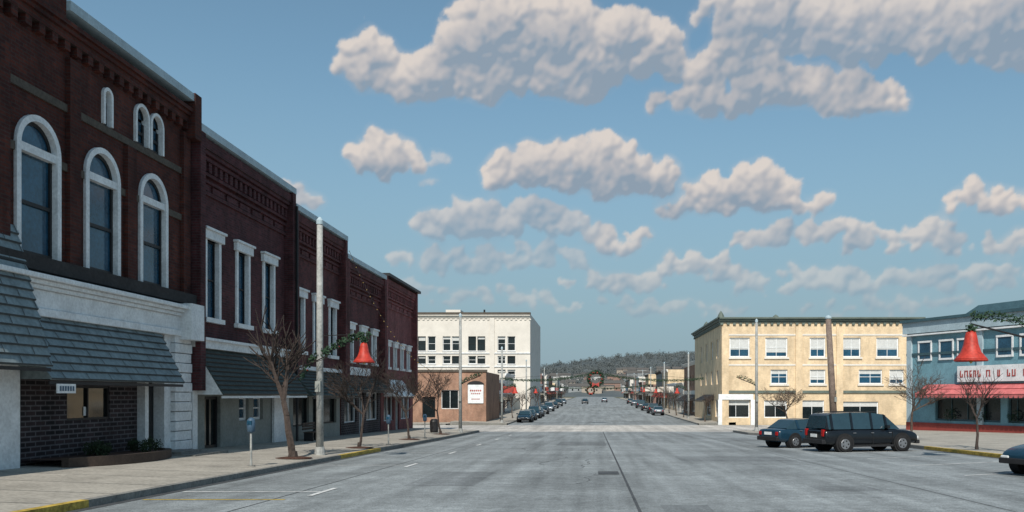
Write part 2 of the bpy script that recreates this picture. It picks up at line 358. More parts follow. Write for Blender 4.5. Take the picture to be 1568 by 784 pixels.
b.box('pier',M_white,FL,28.4,28.62,-.3,.02,-3,E+2.3); b.box('door',M_dark,FL,28.62,29.75,-.5,-.4,E-1.95,E+.4); b.box('transom',M_gld,FL,28.62,29.75,-.45,-.39,E+.45,E+2.0)
b.box('door_frame',M_white,FL,29.75,30.2,-.45,-.02,-3,E+2.3); b.box('door_glass',M_gld,FL,28.85,29.5,-.4,-.385,E-1.0,E+.2)
z=-1.2;k=0
while z<E+2.0:
    e=0.03 if k%2 else 0.0
    b.box('quoin_pillar',M_white,FL,30.2-e,31.42+e*0.5,-.2,.14+e,z,z+.33); z+=.35;k+=1
b.box('shop_backing',M_dark,FL,11,31.5,-.7,-.55,-3,E+3.3)
b.box('left_pier',M_white,FL,20.9,22.05,-.1,.12,-3,E+.9)
for (zz,h,pr) in ((2.12,.22,.22),(2.34,.5,.16),(2.84,.12,.26),(2.96,.12,.36),(3.08,.14,.5)):
    b.box('white_cornice',M_white,FL,u0,31.5,-.2,pr,E+zz,E+zz+h-.004)
b.box('cornice_return',M_white,FL,30.5,31.5,.0,.58,E+2.0,E+3.3)
b.box('sill_course',M_dstone,FL,u0,31.5,-.01,.3,E+3.32,E+3.7)
for zz in (6.35,8.04):
    segs=[(11,13.0),(14.85,15.95),(17.85,18.95),(20.85,21.95),(23.85,24.95),(26.85,27.95),(29.85,31.5)] if zz<7 else [(11,13.8),(14.6,16.9),(17.5,31.5)]
    for a,c in segs: b.box('stone_band',M_stone,FL,a,c,-.01,.06,E+zz,E+zz+.22)
for u in (12.4,15.4,18.4,21.4,24.4,27.4,31.1):
    b.box('pilaster',W,FL,u-.26,u+.26,.003,.14,E+3.7,E+(8.0 if u==27.4 else 9.6))
b.box('corbel_band',W,FL,u0,u1,.003,.22,E+9.98,E+10.2)
cornice(b,W,FL,u0,u1,E+10.2,((.3,.14),(.38,.14)),dent=(E+9.72,.26,.2),dstep=.55)
b.box('parapet',W,FL,u0,u1,-.3,.0,E+10.45,E+10.75)
b.box('coping',M_cop,FL,23.7,u1,-.35,.42,E+10.75,E+11.02)
b.box('pediment',W,FL,15.5,23.7,-.3,.3,E+10.49,E+12.3); b.box('pediment_cap',M_dstone,FL,15.3,23.9,-.35,.42,E+12.3,E+12.6)
b.box('end_pier',W,FL,31.05,31.55,-.3,.46,E+9.4,E+11.05)
awning(b,M_shg,FL,22.1,29.3,E+2.2,E+.42,.85,courses=8,edge=M_shgd,tabs=1.1)
awning(b,M_shg,FL,12,22.0,E+4.4,E+.75,.95,courses=15,edge=M_shgd,tabs=1.1)
shell(b,W,FL,u0,u1,25,-3,E+10.5)
b.box('sign_board',M_white,FL,22.3,23.1,.9,.93,E+.05,E+.3)
for i in range(6): b.box('sign_letters',M_blue,FL,22.4+i*.11,22.47+i*.11,.931,.938,E+.11,E+.24)
b.done(bevel={'white_cornice':.02,'quoin_pillar':.025})
b=B('planter')
N=18
for i in range(N):
    t0=i/N;t1=(i+1)/N
    def q(t): return (22.6+6.2*t, .3+1.35*math.sin(math.pi*min(1,t*.9+.1))**.5 if t<.999 else .3)
    (a,na),(c,nc)=q(t0),q(t1); g=zr(a)+.3
    b.hexa('wall',M_brown,[FL(a,na-.2,g-.4),FL(c,nc-.2,g-.4),FL(c,nc,g-.4),FL(a,na,g-.4),FL(a,na-.2,g+.26),FL(c,nc-.2,g+.26),FL(c,nc,g+.26),FL(a,na,g+.26)])
    b.poly('soil',M_mulch,[FL(a,-.2,g+.2),FL(c,-.2,g+.2),FL(c,nc-.1,g+.2),FL(a,na-.1,g+.2)])
b.box('step',M_kerb,FL,28.9,30.4,-.4,1.0,-1.2,zr(29)+.42); b.box('step_low',M_kerb,FL,28.6,31.2,-.4,1.6,-1.2,zr(29)+.33)
b.done()
for (u,n,r) in ((25.0,.45,.34),(27.4,.5,.36)):
    b=B('shrub'); c=FL(u,n,zr(u)+.7)
    for _ in range(9):
        d=Vector((random.uniform(-r,r),random.uniform(-r*1.3,r*1.3),random.uniform(-.1,r*.35))); b.tube('stems',M_bark,(c[0],c[1],c[2]-.3),Vector(c)+d,.012,.006,4); b.leaves('foliage',M_shrub,Vector(c)+d,r*.5,110,.04)
    b.done()
def brickcornice(b,W,u0,u1,zt,cop=True):
    for k,(dz,h,pr) in enumerate(((-2.0,.14,.08),(-1.55,.12,.1),(-1.3,.12,.16),(-.75,.16,.2),(-.55,.16,.28),(-.38,.38,.34))):
        b.box('brick_band',W,FL,u0,u1,.003,pr,zt+dz,zt+dz+h-.003)
    u=u0+.3
    while u<u1-.4:
        b.box('corbels',W,FL,u,u+.24,.003,.17,zt-1.15,zt-.78); u+=.48
    u=u0+.5
    while u<u1-1.2:
        b.box('recess_panels',W,FL,u,u+1.0,.003,.07,zt-1.84,zt-1.6); u+=1.3
    b.box('end_pier',W,FL,u0+.004,u0+.42,.003,.42,2,zt+.1); b.box('end_pier',W,FL,u1-.42,u1-.004,.003,.42,2,zt+.1)
    if cop: b.box('coping',M_cop,FL,u0,u1,-.4,.44,zt+.1,zt+.38)
def upperwin(b,uc,hw,z0,z1,fr=.2):
    b.box('white_lintel',M_white,FL,uc-hw-.14,uc+hw+.14,.0,.16,z1-.34,z1); b.box('white_lintel',M_white,FL,uc-hw-.2,uc+hw+.2,.0,.24,z1,z1+.1)
    b.box('white_sill',M_white,FL,uc-hw-.1,uc+hw+.1,.0,.18,z0-.02,z0+.16)
    for s in (-1,1):
        a,c=sorted((uc+s*hw,uc+s*(hw-fr))); b.box('white_jamb',M_white,FL,a,c,-.18,.07,z0+.16,z1-.34)
    window(b,FL,uc-hw+fr,uc+hw-fr,z0+.16,z1-.34,depth=.2,fm=M_dark,fw=.06)
    return (uc-hw,uc+hw,z0,z1)
b=B('maroon_brick_shop'); W=M_b2; u0,u1=31.55,41.7; ZT=E+9.75
hs=[upperwin(b,u,.72,E+2.85,E+6.4) for u in (33.4,36.3,39.2)]
wall(b,'wall',W,FL,u0,u1,E+2.1,ZT,hs); brickcornice(b,W,u0,u1,ZT)
gh=[(32.9,34.3,E-2.1,E-.05),(36.1,37.1,E-1.1,E-.05),(37.6,38.7,E-1.1,E-.05)]
wall(b,'shop_wall',M_grey,FL,u0,u1,-3,E+1.8,gh,n=-.05)
window(b,FL,32.9,34.3,E-2.1,E-.05,n=-.05,fm=M_dark,gm=M_gld,rail=False,mull=1,fw=.12)
for h in gh[1:]:
    window(b,FL,*h,n=-.05,gm=M_gl,mull=0,fw=.12)
b.box('white_band',M_white,FL,u0,u1,-.05,.22,E+1.8,E+2.1); b.box('white_band',M_white,FL,u0,u1,-.05,.34,E+2.1,E+2.2)
b.box('white_pier',M_white,FL,31.56,31.95,-.02,.12,-3,E+1.8); b.box('white_pier',M_white,FL,39.7,41.6,-.02,.1,-3,E+.6)
awning(b,M_shd,FL,31.95,41.4,E+1.78,E+.02,1.05,courses=10,side=M_white,edge=M_dark)
b.tube('downspout',M_dark,FL(41.6,.5,-1),FL(41.6,.5,ZT-.5),.07,.07)
shell(b,W,FL,u0,u1,25,-3,ZT); b.done(bevel={'white_lintel':.015})
b=B('plum_brick_shop'); W=M_b3; u0,u1=41.75,50.5; ZT=E+9.05
hs=[upperwin(b,u,.68,E+2.1,E+5.35) for u in (43.4,46.1,48.8)]
wall(b,'wall',W,FL,u0,u1,E+1.5,ZT,hs); brickcornice(b,W,u0,u1,ZT)
gh=[(42.6,45.0,E-1.6,E-.1),(45.6,46.7,E-2.5,E-.1),(47.3,49.8,E-1.6,E-.1)]
wall(b,'shop_wall',M_grey,FL,u0,u1,-3,E+1.5,gh,n=-.05)
for h in gh: window(b,FL,*h,n=-.05,gm=M_gld,fm=M_dark,rail=False)
b.box('white_band',M_white,FL,u0,u1,-.03,.2,E+1.3,E+1.5)
awning(b,M_shd,FL,42.0,50.3,E+1.25,E-.05,1.15,courses=8,edge=M_dark)
shell(b,W,FL,u0,u1,25,-3,ZT); b.done()
b=B('dark_brick_shop'); u0,u1=50.55,60.0; ZT=E+8.05
hs=[upperwin(b,u,.6,E+2.0,E+4.4) for u in (52.4,55.2,58.0)]
wall(b,'wall',W,FL,u0,u1,E+1.2,ZT,hs); brickcornice(b,W,u0,u1,ZT)
gh=[(51.3,54.0,E-1.7,E+.2),(54.6,55.7,E-2.6,E+.2),(56.3,59.4,E-1.7,E+.2)]
wall(b,'shop_wall',M_bs,FL,u0,u1,-3,E+1.2,gh,n=-.03)
for h in gh: window(b,FL,*h,n=-.03,gm=M_gld,fm=M_white,rail=False,mull=1)
awning(b,M_shd,FL,50.8,59.8,E+1.1,E+.3,.9,courses=6,edge=M_dark)
b.box('sign_panel',M_white,FL,52,57,.01,.08,E+1.25,E+1.75)
shell(b,W,FL,u0,u1,25,-3,ZT); b.done()
b=B('red_brick_corner_shop'); W=M_b5; u0,u1=60.05,70.7; ZT=E+8.35
hs=[upperwin(b,u,.5,E+1.9,E+3.9,fr=.14) for u in (61.9,64.2,66.5,68.8)]
wall(b,'wall',W,FL,u0,u1,E+1.2,ZT,hs); brickcornice(b,W,u0,u1,ZT,cop=False); b.box('coping',M_dark,FL,u0,u1+.3,-.4,.62,ZT+.1,ZT+.3)
gh=[(61,64,E-1.9,E+.2),(64.6,65.8,E-2.8,E+.2),(66.4,69.8,E-1.9,E+.2)]
wall(b,'shop_wall',M_b5,FL,u0,u1,-3,E+1.2,gh,n=-.03)
for h in gh: window(b,FL,*h,n=-.03,gm=M_gld,fm=M_white,rail=False,mull=1)
awning(b,M_white,FL,60.8,66.5,E+1.15,E-.1,1.0,courses=3)
shell(b,W,FL,u0,u1,25,-3,ZT); b.done()
# ---- white block
FW=frame(0,165,1,0,0,-1)
b=B('white_office_block'); x0,x1=-36,-12.2; T=E+15.8
hs=[]
k=165/FPX
def X(px): return (px-908)*k
def Z(py): return E+(605-py)*k
cols=[(640,652),(655,667),(678,690),(692,704),(717,729),(731,743),(762,774),(777,789)]
for (r0,r1) in ((515,537),(545,557),(566,580),(592,606)):
    for c in cols: hs.append((X(c[0]),X(c[1]),Z(r1),Z(r0)))
wall(b,'wall',M_cream,FW,x0,x1,-3,T,hs,depth=.35)
for h in hs:
    window(b,FW,*h,depth=.35,gm=M_gld,fm=M_dark if random.random()<.5 else M_white,fw=.1,blind=random.choice((0,0,.2,.3)))
    b.box('sills',M_white,FW,h[0]-.1,h[1]+.1,.0,.14,h[2]-.16,h[2]-.002)
b.box('pilaster',M_cream,FW,X(750),X(757),.003,.2,-3,T-.8)
b.box('band',M_white,FW,x0,x1,.003,.18,Z(541.5),Z(540)); b.box('band',M_white,FW,x0,x1,.003,.18,Z(562),Z(560))
cornice(b,M_cream,FW,x0,x1,T-.9,((.15,.25),(.3,.25),(.55,.25)),dent=(T-1.2,.25,.15),dstep=.9)
b.box('coping',M_stone,FW,x0-.1,x1+.1,-.4,.65,T-.15,T+.25)
b.box('roof_hut',M_cream,FW,-30,-27,-12,-8,T-1,T+1.6); b.tube('flue',M_dark,(-22,172,T-.5),(-22,172,T+1.5),.2,.2)
shell(b,M_cream,FW,x0,x1,32,-3,T)
b.done()
FO=frame(0,98.5,1,0,0,-1)
b=B('low_brick_shop'); 
hs=[(-19.8,-18.3,E-2.6,E-.2),(-17.6,-15.6,E-1.6,E+.6)]
wall(b,'wall',M_tanb,FO,-30,-12.4,-3,E+2.7,hs)
window(b,FO,*hs[0],gm=M_gld,fm=M_dark,rail=False); window(b,FO,*hs[1],gm=M_gld,fm=M_white,rail=False,mull=1)
b.box('coping',M_stone,FO,-30,-12.3,-.4,.15,E+2.7,E+2.95)
b.box('sign_board',M_white,FO,-14.5,-12.7,.02,.12,E-.95,E+1.2)
for i in range(6): b.box('sign_letters',M_dred,FO,-14.25+i*.23,-14.1+i*.23,.122,.13,E+.42,E+.62)
for i in range(5): b.box('sign_letters',M_dred,FO,-14.1+i*.22,-13.97+i*.22,.122,.13,E+.1,E+.24)
b.box('sign_letters',M_blue,FO,-14.1,-13.1,.122,.13,E-.5,E-.42)
pts=[(-13.6+1.0*math.cos(t),E+1.2+.45*math.sin(t)) for t in [math.pi*(1-i/8) for i in range(9)]]
b.poly('sign_top',M_dark,[FO(x,.08,z) for x,z in pts])
shell(b,M_tanb,FO,-30,-12.4,14,-3,E+2.7,rz=E+2.3); b.done()
def shop(name,side,u0,u1,h,wm,aw=None,trim=None,base=None,xoff=15):
    F=frame(side*xoff,0,0,1,-side,0); g=zr((u0+u1)/2); T=g+h; trim=trim or M_white
    b=B(name); hs=[]; two=h>6
    if two:
        n=max(2,int((u1-u0)/3)); 
        for i in range(n):
            c=u0+(u1-u0)*(i+.5)/n; hs.append((c-.55,c+.55,g+4.6,g+6.2))
    gh=[(u0+.7,(u0+u1)/2-.8,g+.7,g+2.7),((u0+u1)/2-.5,(u0+u1)/2+.5,g+.15,g+2.7),((u0+u1)/2+.8,u1-.7,g+.7,g+2.7)]
    wall(b,'wall',wm,F,u0,u1,g-1,T,hs+gh)
    for q in hs: window(b,F,*q,fm=M_white,gm=M_gld)
    for q in gh: window(b,F,*q,fm=trim,gm=M_gld,rail=False)
    cornice(b,trim,F,u0,u1,T-.5,((.12,.2),(.25,.2),(.35,.12)))
    b.box('fascia',trim,F,u0+.3,u1-.3,.0,.1,g+3.3,g+3.9)
    if aw: awning(b,aw,F,u0+.3,u1-.3,g+3.2,g+2.4,1.3,courses=4)
    if random.random()<.6:
        c=random.uniform(u0+2,u1-2); sm=random.choice((M_white,M_dred,M_blue,M_cream)); b.box('blade_sign',sm,F,c,c+.15,.3,1.6,g+3.5,g+4.6); b.box('sign_bracket',M_dark,F,c+.05,c+.1,.0,1.6,g+4.62,g+4.68)
    shell(b,wm,F,u0,u1,18,g-1,T)
    b.done()
M_mb=brick('muted_brick',(.24,.13,.11),(.2,.11,.1),(.25,.2,.17),dirt=.3)
M_list=[M_cream,M_tanb,M_mb,M_grey,M_yb,mat('pale_blue_paint',(.3,.38,.42)),mat('sand_paint',(.42,.36,.28))]
names=['cream_shop','brick_shop','red_brick_shop','grey_shop','buff_brick_shop','blue_shop','sand_shop']
M_canv=mat('beige_canvas',(.45,.40,.32),.8)
trims=[M_white,M_cream,M_stone,M_trimg]
y=120
for k,(w,h) in enumerate(((12,6.0),(12,5.6),(16,6.8))):
    shop(['white_shop','brick_shop','cream_shop'][k],-1,y,y+w,h,[M_white,M_mb,M_cream][k],[M_shd,M_canv,None][k]); y+=w+.2
y=200
for k in range(13):
    w=random.uniform(12,20); i=random.randrange(7)
    shop(names[i],-1,y,y+w,random.choice((5.5,6.5,8.5)),M_list[i],random.choice((None,M_shd,M_canv,M_grey,M_dred)),random.choice(trims)); y+=w+.2+(9 if k in(3,8) else 0)
y=122
for k in range(18):
    w=random.uniform(11,18); i=random.randrange(7)
    shop(names[i],1,y,y+w,random.choice((5.2,6.2,8.0)) if k else 8.2,M_list[i] if k else M_tanb,random.choice((None,M_shd,M_canv,M_grey,M_dred)) if k else M_dark,random.choice(trims)); y+=w+.2+(9 if k in(4,9) else 0)
# ---- buff brick corner building
FY=frame(0,95,1,0,0,-1); b=B('buff_brick_corner_building'); k=95/FPX
def X(px): return (px-908)*k
def Z(py): return E+(605-py)*k
T=Z(494); x0,x1=14.4,37
up=[(1117,1148),(1172,1206),(1240,1264),(1290,1318),(1342,1376)]; lo=[(1180,1206),(1240,1264),(1315,1351),(1362,1384)]
hs=[(X(a),X(c),Z(547),Z(517)) for a,c in up]; h2=[(X(a),X(c),Z(588),Z(566)) for a,c in lo]
h3=[(X(1106),X(1148),Z(640),Z(612)),(X(1170),X(1205),Z(640),Z(613)),(X(1225),X(1262),Z(646),Z(613)),(X(1290),X(1345),Z(640),Z(615))]
wall(b,'wall',M_yb,FY,x0,x1,-3,T,hs+h2+h3)
for h in hs: window(b,FY,*h,gm=M_gl,fw=.14,blind=random.choice((.75,.85,.6)),mull=1)
for h in h2: window(b,FY,*h,gm=M_gl,fw=.12,blind=random.choice((.45,.3,.7)),mull=1)
for h in h3: window(b,FY,*h,gm=M_gld,fw=.12,rail=False,mull=1,blind=.3)
for h in hs+h2: b.box('sills',M_cream,FY,h[0]-.15,h[1]+.15,0,.15,h[2]-.2,h[2]-.003)
b.box('belt_course',M_trimg,FY,x0,x1,.003,.15,Z(602),Z(598)); b.box('stone_band',M_cream,FY,x0,x1,.003,.06,Z(560),Z(557.5)); b.box('stone_band',M_cream,FY,x0,x1,.003,.06,Z(514),Z(511.5))
for u in (x0+.02,X(1218),X(1283)-.2,x1-.9): b.box('pilaster',M_yb,FY,u,u+.75,.003,.16,-3,Z(500))
b.box('white_shopfront',M_white,FY,X(1100),X(1153),.02,.25,Z(612),Z(603.5)); 
for u in (X(1106)-.5,X(1149)): b.box('white_shopfront',M_white,FY,u,u+.45,.02,.25,-3,Z(612))
cornice(b,M_trimg,FY,x0-.3,x1,T,((.15,.2),(.35,.2),(.55,.18)),dent=(T-.25,.22,.2),dstep=.7)
FS=frame(14.4,0,0,1,-1,0); hs=[(97.5,99,Z(547),Z(517)),(102,103.5,Z(547),Z(517)),(107,108.5,Z(547),Z(517)),(112,113.5,Z(547),Z(517)),(97.5,99,Z(588),Z(566)),(102,103.5,Z(588),Z(566)),(107,108.5,Z(588),Z(566)),(112,113.5,Z(588),Z(566)),(97,100,Z(640),Z(612)),(104,108,Z(640),Z(612))]
wall(b,'street_wall',M_yb,FS,95.01,120,-3,T,hs)
for h in hs: window(b,FS,*h,gm=M_gld,fw=.12)
awning(b,M_dark,FS,101,109,Z(604),Z(614),1.4,courses=4)
cornice(b,M_trimg,FS,95,120,T,((.151,.2),(.351,.2),(.551,.18)),dent=(T-.25,.22,.2),dstep=.7)
b.poly('side_walls',M_yb,[(37,95,-3),(37,120,-3),(37,120,T),(37,95,T)]); b.poly('roof',M_roof,[(14.4,95,T-.1),(37,95,T-.1),(37,120,T-.1),(14.4,120,T-.1)])
for (u,v2,h) in ((14.3,94.9,.75),(14.3,107,.6),(20.5,95.2,.35)): b.lathe('roof_finial',M_trimg,(u,v2,T+.58),[(.35,-.1),(.4,.0),(.3,h*.4),(.12,h*.8),(0,h)],10)
b.tube('vent',M_dark,(22,100,T),(22,100,T+1),.2,.2)
b.done()
# ---- teal shop
d=Vector((5.2,-12.0)).normalized(); FT=frame(25.9,70,d.x,d.y,-12/13.078*1.0,-5.2/13.078)
b=B('teal_corner_shop'); T=E+5.9
hs=[(3.0,9.2,E-2.0,E-.15),(9.8,12.6,E-2.0,E-.15),(14,20,E-2.0,E-.15)]
wall(b,'wall',M_teal,FT,0,24,E-2.2,T,hs)
for h in hs: window(b,FT,*h,fm=M_dteal,gm=M_gld,rail=False,mull=3,fw=.14)
b.box('red_base',M_redb,FT,0,24,-.05,.12,-3,E-2.2)
b.box('fascia',M_cop,FT,-.2,24,.0,.3,T-.9,T); b.box('fascia_cap',M_dteal,FT,-.3,24,-.2,.5,T,T+.22)
b.box('fascia_line',M_white,FT,-.2,24,.0,.34,T-1.1,T-.98)
b.box('band',M_dteal,FT,0,24,.0,.1,T-2.7,T-2.5)
for u in (0.1,7.2,13.2): b.box('pilaster',M_cop,FT,u,u+.5,.0,.16,E-2.2,T-1.1)
for u in (1.4,3.6,5.4,9.0,11.0): 
    b.box('upper_window',M_gl,FT,u,u+1.2,.02,.05,E+2.9,E+4.2); b.box('upper_window_trim',M_white,FT,u-.12,u+1.32,.02,.12,E+4.2,E+4.35)
    b.box('upper_window_trim',M_white,FT,u-.12,u+1.32,.02,.12,E+2.75,E+2.9); b.box('upper_window_trim',M_white,FT,u-.12,u,.02,.1,E+2.9,E+4.2); b.box('upper_window_trim',M_white,FT,u+1.2,u+1.32,.02,.1,E+2.9,E+4.2)
b.box('sign_panel',M_white,FT,5.5,15,.05,.3,E+1.0,E+2.2)
rl=random.Random(9)
u=5.8
while u<14.5:
    w_=rl.uniform(.18,.34)
    if rl.random()<.82:
        b.box('sign_letters',M_dred,FT,u,u+.07,.302,.33,E+1.35,E+1.85); b.box('sign_letters',M_dred,FT,u+w_-.07,u+w_,.302,.33,E+1.35,E+rl.choice((1.6,1.85))); zz=rl.choice((1.35,1.56,1.78)); b.box('sign_letters',M_dred,FT,u,u+w_,.302,.331,E+zz,E+zz+.07)
    u+=w_+.16
awning(b,M_pink,FT,2.2,13.8,E+.85,E+.05,1.3,courses=2,side=M_pink)
u=2.2
while u<13.7:
    b.poly('scalloped_valance',M_pink,[FT(u,1.33,E+.05),FT(u+.4,1.33,E+.05),FT(u+.34,1.33,E-.2),FT(u+.06,1.33,E-.2)]); u+=.4
for u in (4.6,7.4,10.4): b.leaves('window_plants',M_garl,FT(u,.05,E-1.5),.5,160,.09)
b.hexa('roof_gable',M_dteal,[FT(3,-6,T),FT(9,-6,T),FT(9,-2,T),FT(3,-2,T),FT(4.5,-5,T+1.2),FT(9,-5,T+1.2),FT(9,-3,T+1.2),FT(4.5,-3,T+1.2)])
for u in (10.5,12.3): b.tube('vent_pipe',M_cop,FT(u,-2,T),FT(u,-2,T+.9),.12,.12)
shell(b,M_teal,FT,0,24,12,-3,T,rz=T-.2); b.done()
# ------------------------------------------------------------------ trees
def tree(name,x,y,h,seed,spread=1.0,m=None,lean=(0,0),depth=4,r0=None,first=.36):
    rnd=random.Random(seed); b=B(name); m=m or M_bark; base=Vector((x,y,(zr(y)+.15+(.03*min(5,abs(x)-9.5) if x<0 else 0))))
    def grow(p,d,l,r,k):
        n=4 if k<3 else 3; q=p
        for i in range(n):
            d=(d+Vector((rnd.uniform(-.16,.16),rnd.uniform(-.16,.16),rnd.uniform(-.02,.1)))).normalized()
            q2=q+d*l/n; b.tube('trunk' if k==0 else 'branches',m,q,q2,max(.008,r*(1-.3*i/n)),max(.007,r*(1-.3*(i+1)/n)),6 if k<2 else 3,cap=False)
            if k>=1 and i>0 and k<depth:
                for _ in range(1 if k>1 else 2):
                    sd=(d+Vector((rnd.gauss(0,.8)*spread,rnd.gauss(0,.8)*spread,rnd.uniform(-.1,.45)))).normalized(); grow(q2,sd,l*.58,r*.42,k+1)
            q=q2
        if k<depth:
            for i in range(4 if k<1 else 2):
                sd=(d*(1.0)+Vector((rnd.gauss(0,.55)*spread,rnd.gauss(0,.55)*spread,rnd.uniform(.0,.35)))).normalized()
                grow(q,sd,l*rnd.uniform(.6,.8),r*.55,k+1)
    R=r0 or h*.016
    grow(base-Vector((0,0,.1)),Vector((lean[0],lean[1],1)).normalized(),h*first,R,0)
    b.tube('trunk',m,base-Vector((0,0,.1)),base+Vector((0,0,.25)),R*1.5,R,8)
    if x<0 and y<70: b.lathe('mulch_bed',M_mulch,(base.x,base.y,base.z),[(.65,.015),(.35,.05),(0,.07)],12)
    b.done()
tree('bare_tree',-10.35,29.3,4.4,1,m=M_bark,lean=(-.05,0),depth=3,r0=.14,spread=.9,first=.48)
tree('bare_tree',-10.3,37.4,4.4,2,spread=.95,first=.36)
tree('bare_tree',-10.4,48,4.6,3,spread=1.1)
tree('bare_tree',-10.5,58.5,4.8,4,spread=1.2)
tree('bare_tree',16.5,36.5,4.0,5,spread=1.0,depth=3)
tree('bare_tree',17.6,47,4.8,6,spread=1.5,m=M_bark2)
tree('bare_tree',14.6,63,4.8,7,spread=1.5,m=M_bark2)
tree('bare_tree',13.2,100,4.4,8,m=M_bark2,depth=3)
for i,(x,y) in enumerate(((-11,101),(-10.8,114),(-10.8,125),(-10.8,145),(-10.9,160),(-10.9,172),(-10.8,190),(-10.8,205),(-10.8,240),(-11,265),(12.6,118),(12.6,128),(12.6,140),(12.6,152),(12.6,165),(12.6,180),(12.6,195),(12.6,212),(12.6,230),(12.7,255),(12.7,280),(-10.9,290),(12.8,310),(-10.9,330))):
    tree('bare_tree',x,y,random.uniform(4,5.6),20+i,m=M_bark2 if i%2 else M_bark,depth=3,spread=1.2)
# ------------------------------------------------------------------ poles, bells, garlands
def garland(b,p,q,sag,rad=.13,dens=55,dots=True):
    p=Vector(p);q=Vector(q);L=(q-p).length;n=max(6,int(L/.15))
    for i in range(n+1):
        t=i/n; c=p.lerp(q,t); c.z-=sag*4*t*(1-t)
        b.leaves('garland',M_garl,c,rad,int(dens*.25),.08)
        if dots and i%5==0: b.lathe('ornaments',M_red,(c.x,c.y,c.z-.1),[(0,-.04),(.04,0),(0,.04)],6)
def bell(b,c,s):
    prof=[(0,.0),(.08,0),(.15,-.05),(.19,-.2),(.23,-.45),(.31,-.68),(.46,-.86),(.5,-.92),(.46,-.93)]
    b.lathe('bell',M_red,c,[(r*s,z*s) for r,z in prof],22)
    b.lathe('bell_rim',M_red,c,[(.5*s,-.92*s),(.515*s,-.94*s),(.5*s,-.97*s),(.46*s,-.93*s)],22)
    b.lathe('clapper',M_gold,(c[0],c[1],c[2]-.98*s),[(0,.1*s),(.07*s,0),(0,-.07*s)],10)
    b.leaves('bow',M_garl,(c[0],c[1],c[2]+.06*s),.18*s,90,.08*s)
    b.tube('hanger',M_dark,c,(c[0],c[1],c[2]+.35*s),.015,.015)
def pole(name,x,y,h,r=.14,m=None,g=None,lean=0):
    b=B(name); g=zr(y)+.12 if g is None else g; m=m or M_pole
    b.tube('shaft',m,(x,y,g),(x+lean,y,g+h),r,r*.75,12); b.tube('base',m,(x,y,g),(x,y,g+.35),r*1.5,r*1.15,12)
    b.lathe('cap',M_cop,(x+lean,y,g+h),[(r*.9,-.05),(r*.95,.1),(r*.3,.22),(0,.24)],12)
    b.box('junction_box',M_grey,frame(x,y,1,0,0,-1),-.1,.1,r*.8,r+.12,g+2.4,g+2.8)
    return b,g
b,g=pole('street_light_pole',-10.2,31.7,8.7)
a=(-10.2,31.7,g+3.75); c=(-8.55,31.7,g+4.55)
b.tube('arm',M_dark,a,c,.035,.03); b.tube('arm_brace',M_dark,(-10.2,31.7,g+4.5),c,.015,.015)
garland(b,a,(c[0]+.1,c[1],c[2]),-.12,rad=.16,dens=90); garland(b,(-10.2,31.7,g+3.9),(-10.75,31.4,g+2.9),-.15,rad=.13)
bell(b,(-8.55,31.7,g+4.25),.78); b.done(smooth=('shaft','bell'))
b=B('string_lights')
p=Vector((-15+.5,50.5,E+8.6)); q=Vector((-9.9,52,E+1.5))
n=24
for i in range(n):
    c1=p.lerp(q,i/n); c2=p.lerp(q,(i+1)/n); c1.z-=1.2*4*(i/n)*(1-i/n); c2.z-=1.2*4*((i+1)/n)*(1-(i+1)/n)
    b.tube('wire',M_dark,c1,c2,.012,.012,4); b.lathe('bulb',M_gold,c1,[(0,-.07),(.035,-.03),(0,0)],6)
b.done()
for (x,y,h,br) in ((-10.0,64,8.8,0),(-10.4,97,8.5,1),(-10.6,135,8.5,1),(-10.6,185,8.5,0),(13.1,68,8.8,0),(12.6,112,8.6,1),(12.6,150,8.6,1),(12.6,215,8.6,0),(-10.6,250,8.5,0),(12.6,185,8.6,1),(12.6,260,8.6,0)):
    b,g=pole('street_light_pole',x,y,h,.13); s=1 if x<0 else -1
    b.tube('arm',M_dark,(x,y,g+3.7),(x+s*1.5,y,g+4.3),.035,.03)
    garland(b,(x,y,g+3.7),(x+s*1.5,y,g+4.4),-.15,rad=.16)
    if br: bell(b,(x+s*1.5,y,g+4.1),.75)
    b.done(smooth=('shaft','bell'))
b,g=pole('utility_pole',19.9,70,9.3,.3,M_wood,lean=-.5); b.done(smooth=('shaft',))
b,g=pole('street_light_pole',16.6,31,8.8); top=E+2.55
b.tube('arm',M_dark,(16.6,31,E+1.9),(13.8,31,top+.05),.04,.03)
garland(b,(16.6,31,E+2.4),(13.9,31,top+.35),-.15,rad=.2,dens=120); bell(b,(13.8,31,top-.2),1.15); b.done(smooth=('shaft','bell'))
def wreath(b,c,R):
    for i in range(30):
        t=2*math.pi*i/30; b.leaves('wreath_ring',M_garl,(c[0]+R*math.cos(t),c[1],c[2]+R*math.sin(t)),R*.28,44,R*.12)
        if i%3==0: b.leaves('ribbon',M_dred,(c[0]+R*.9*math.cos(t),c[1]-.25,c[2]+R*.9*math.sin(t)),R*.14,8,R*.1)
    for s in (-1,1):
        b.hexa('bow',M_dred,[(c[0],c[1]-.25,c[2]-R*.85),(c[0]+s*R*.5,c[1]-.3,c[2]-R*1.15),(c[0]+s*R*.5,c[1]-.2,c[2]-R*1.15),(c[0],c[1]-.15,c[2]-R*.85),(c[0],c[1]-.25,c[2]-R*.7),(c[0]+s*R*.5,c[1]-.3,c[2]-R*.5),(c[0]+s*R*.5,c[1]-.2,c[2]-R*.5),(c[0],c[1]-.15,c[2]-R*.7)])
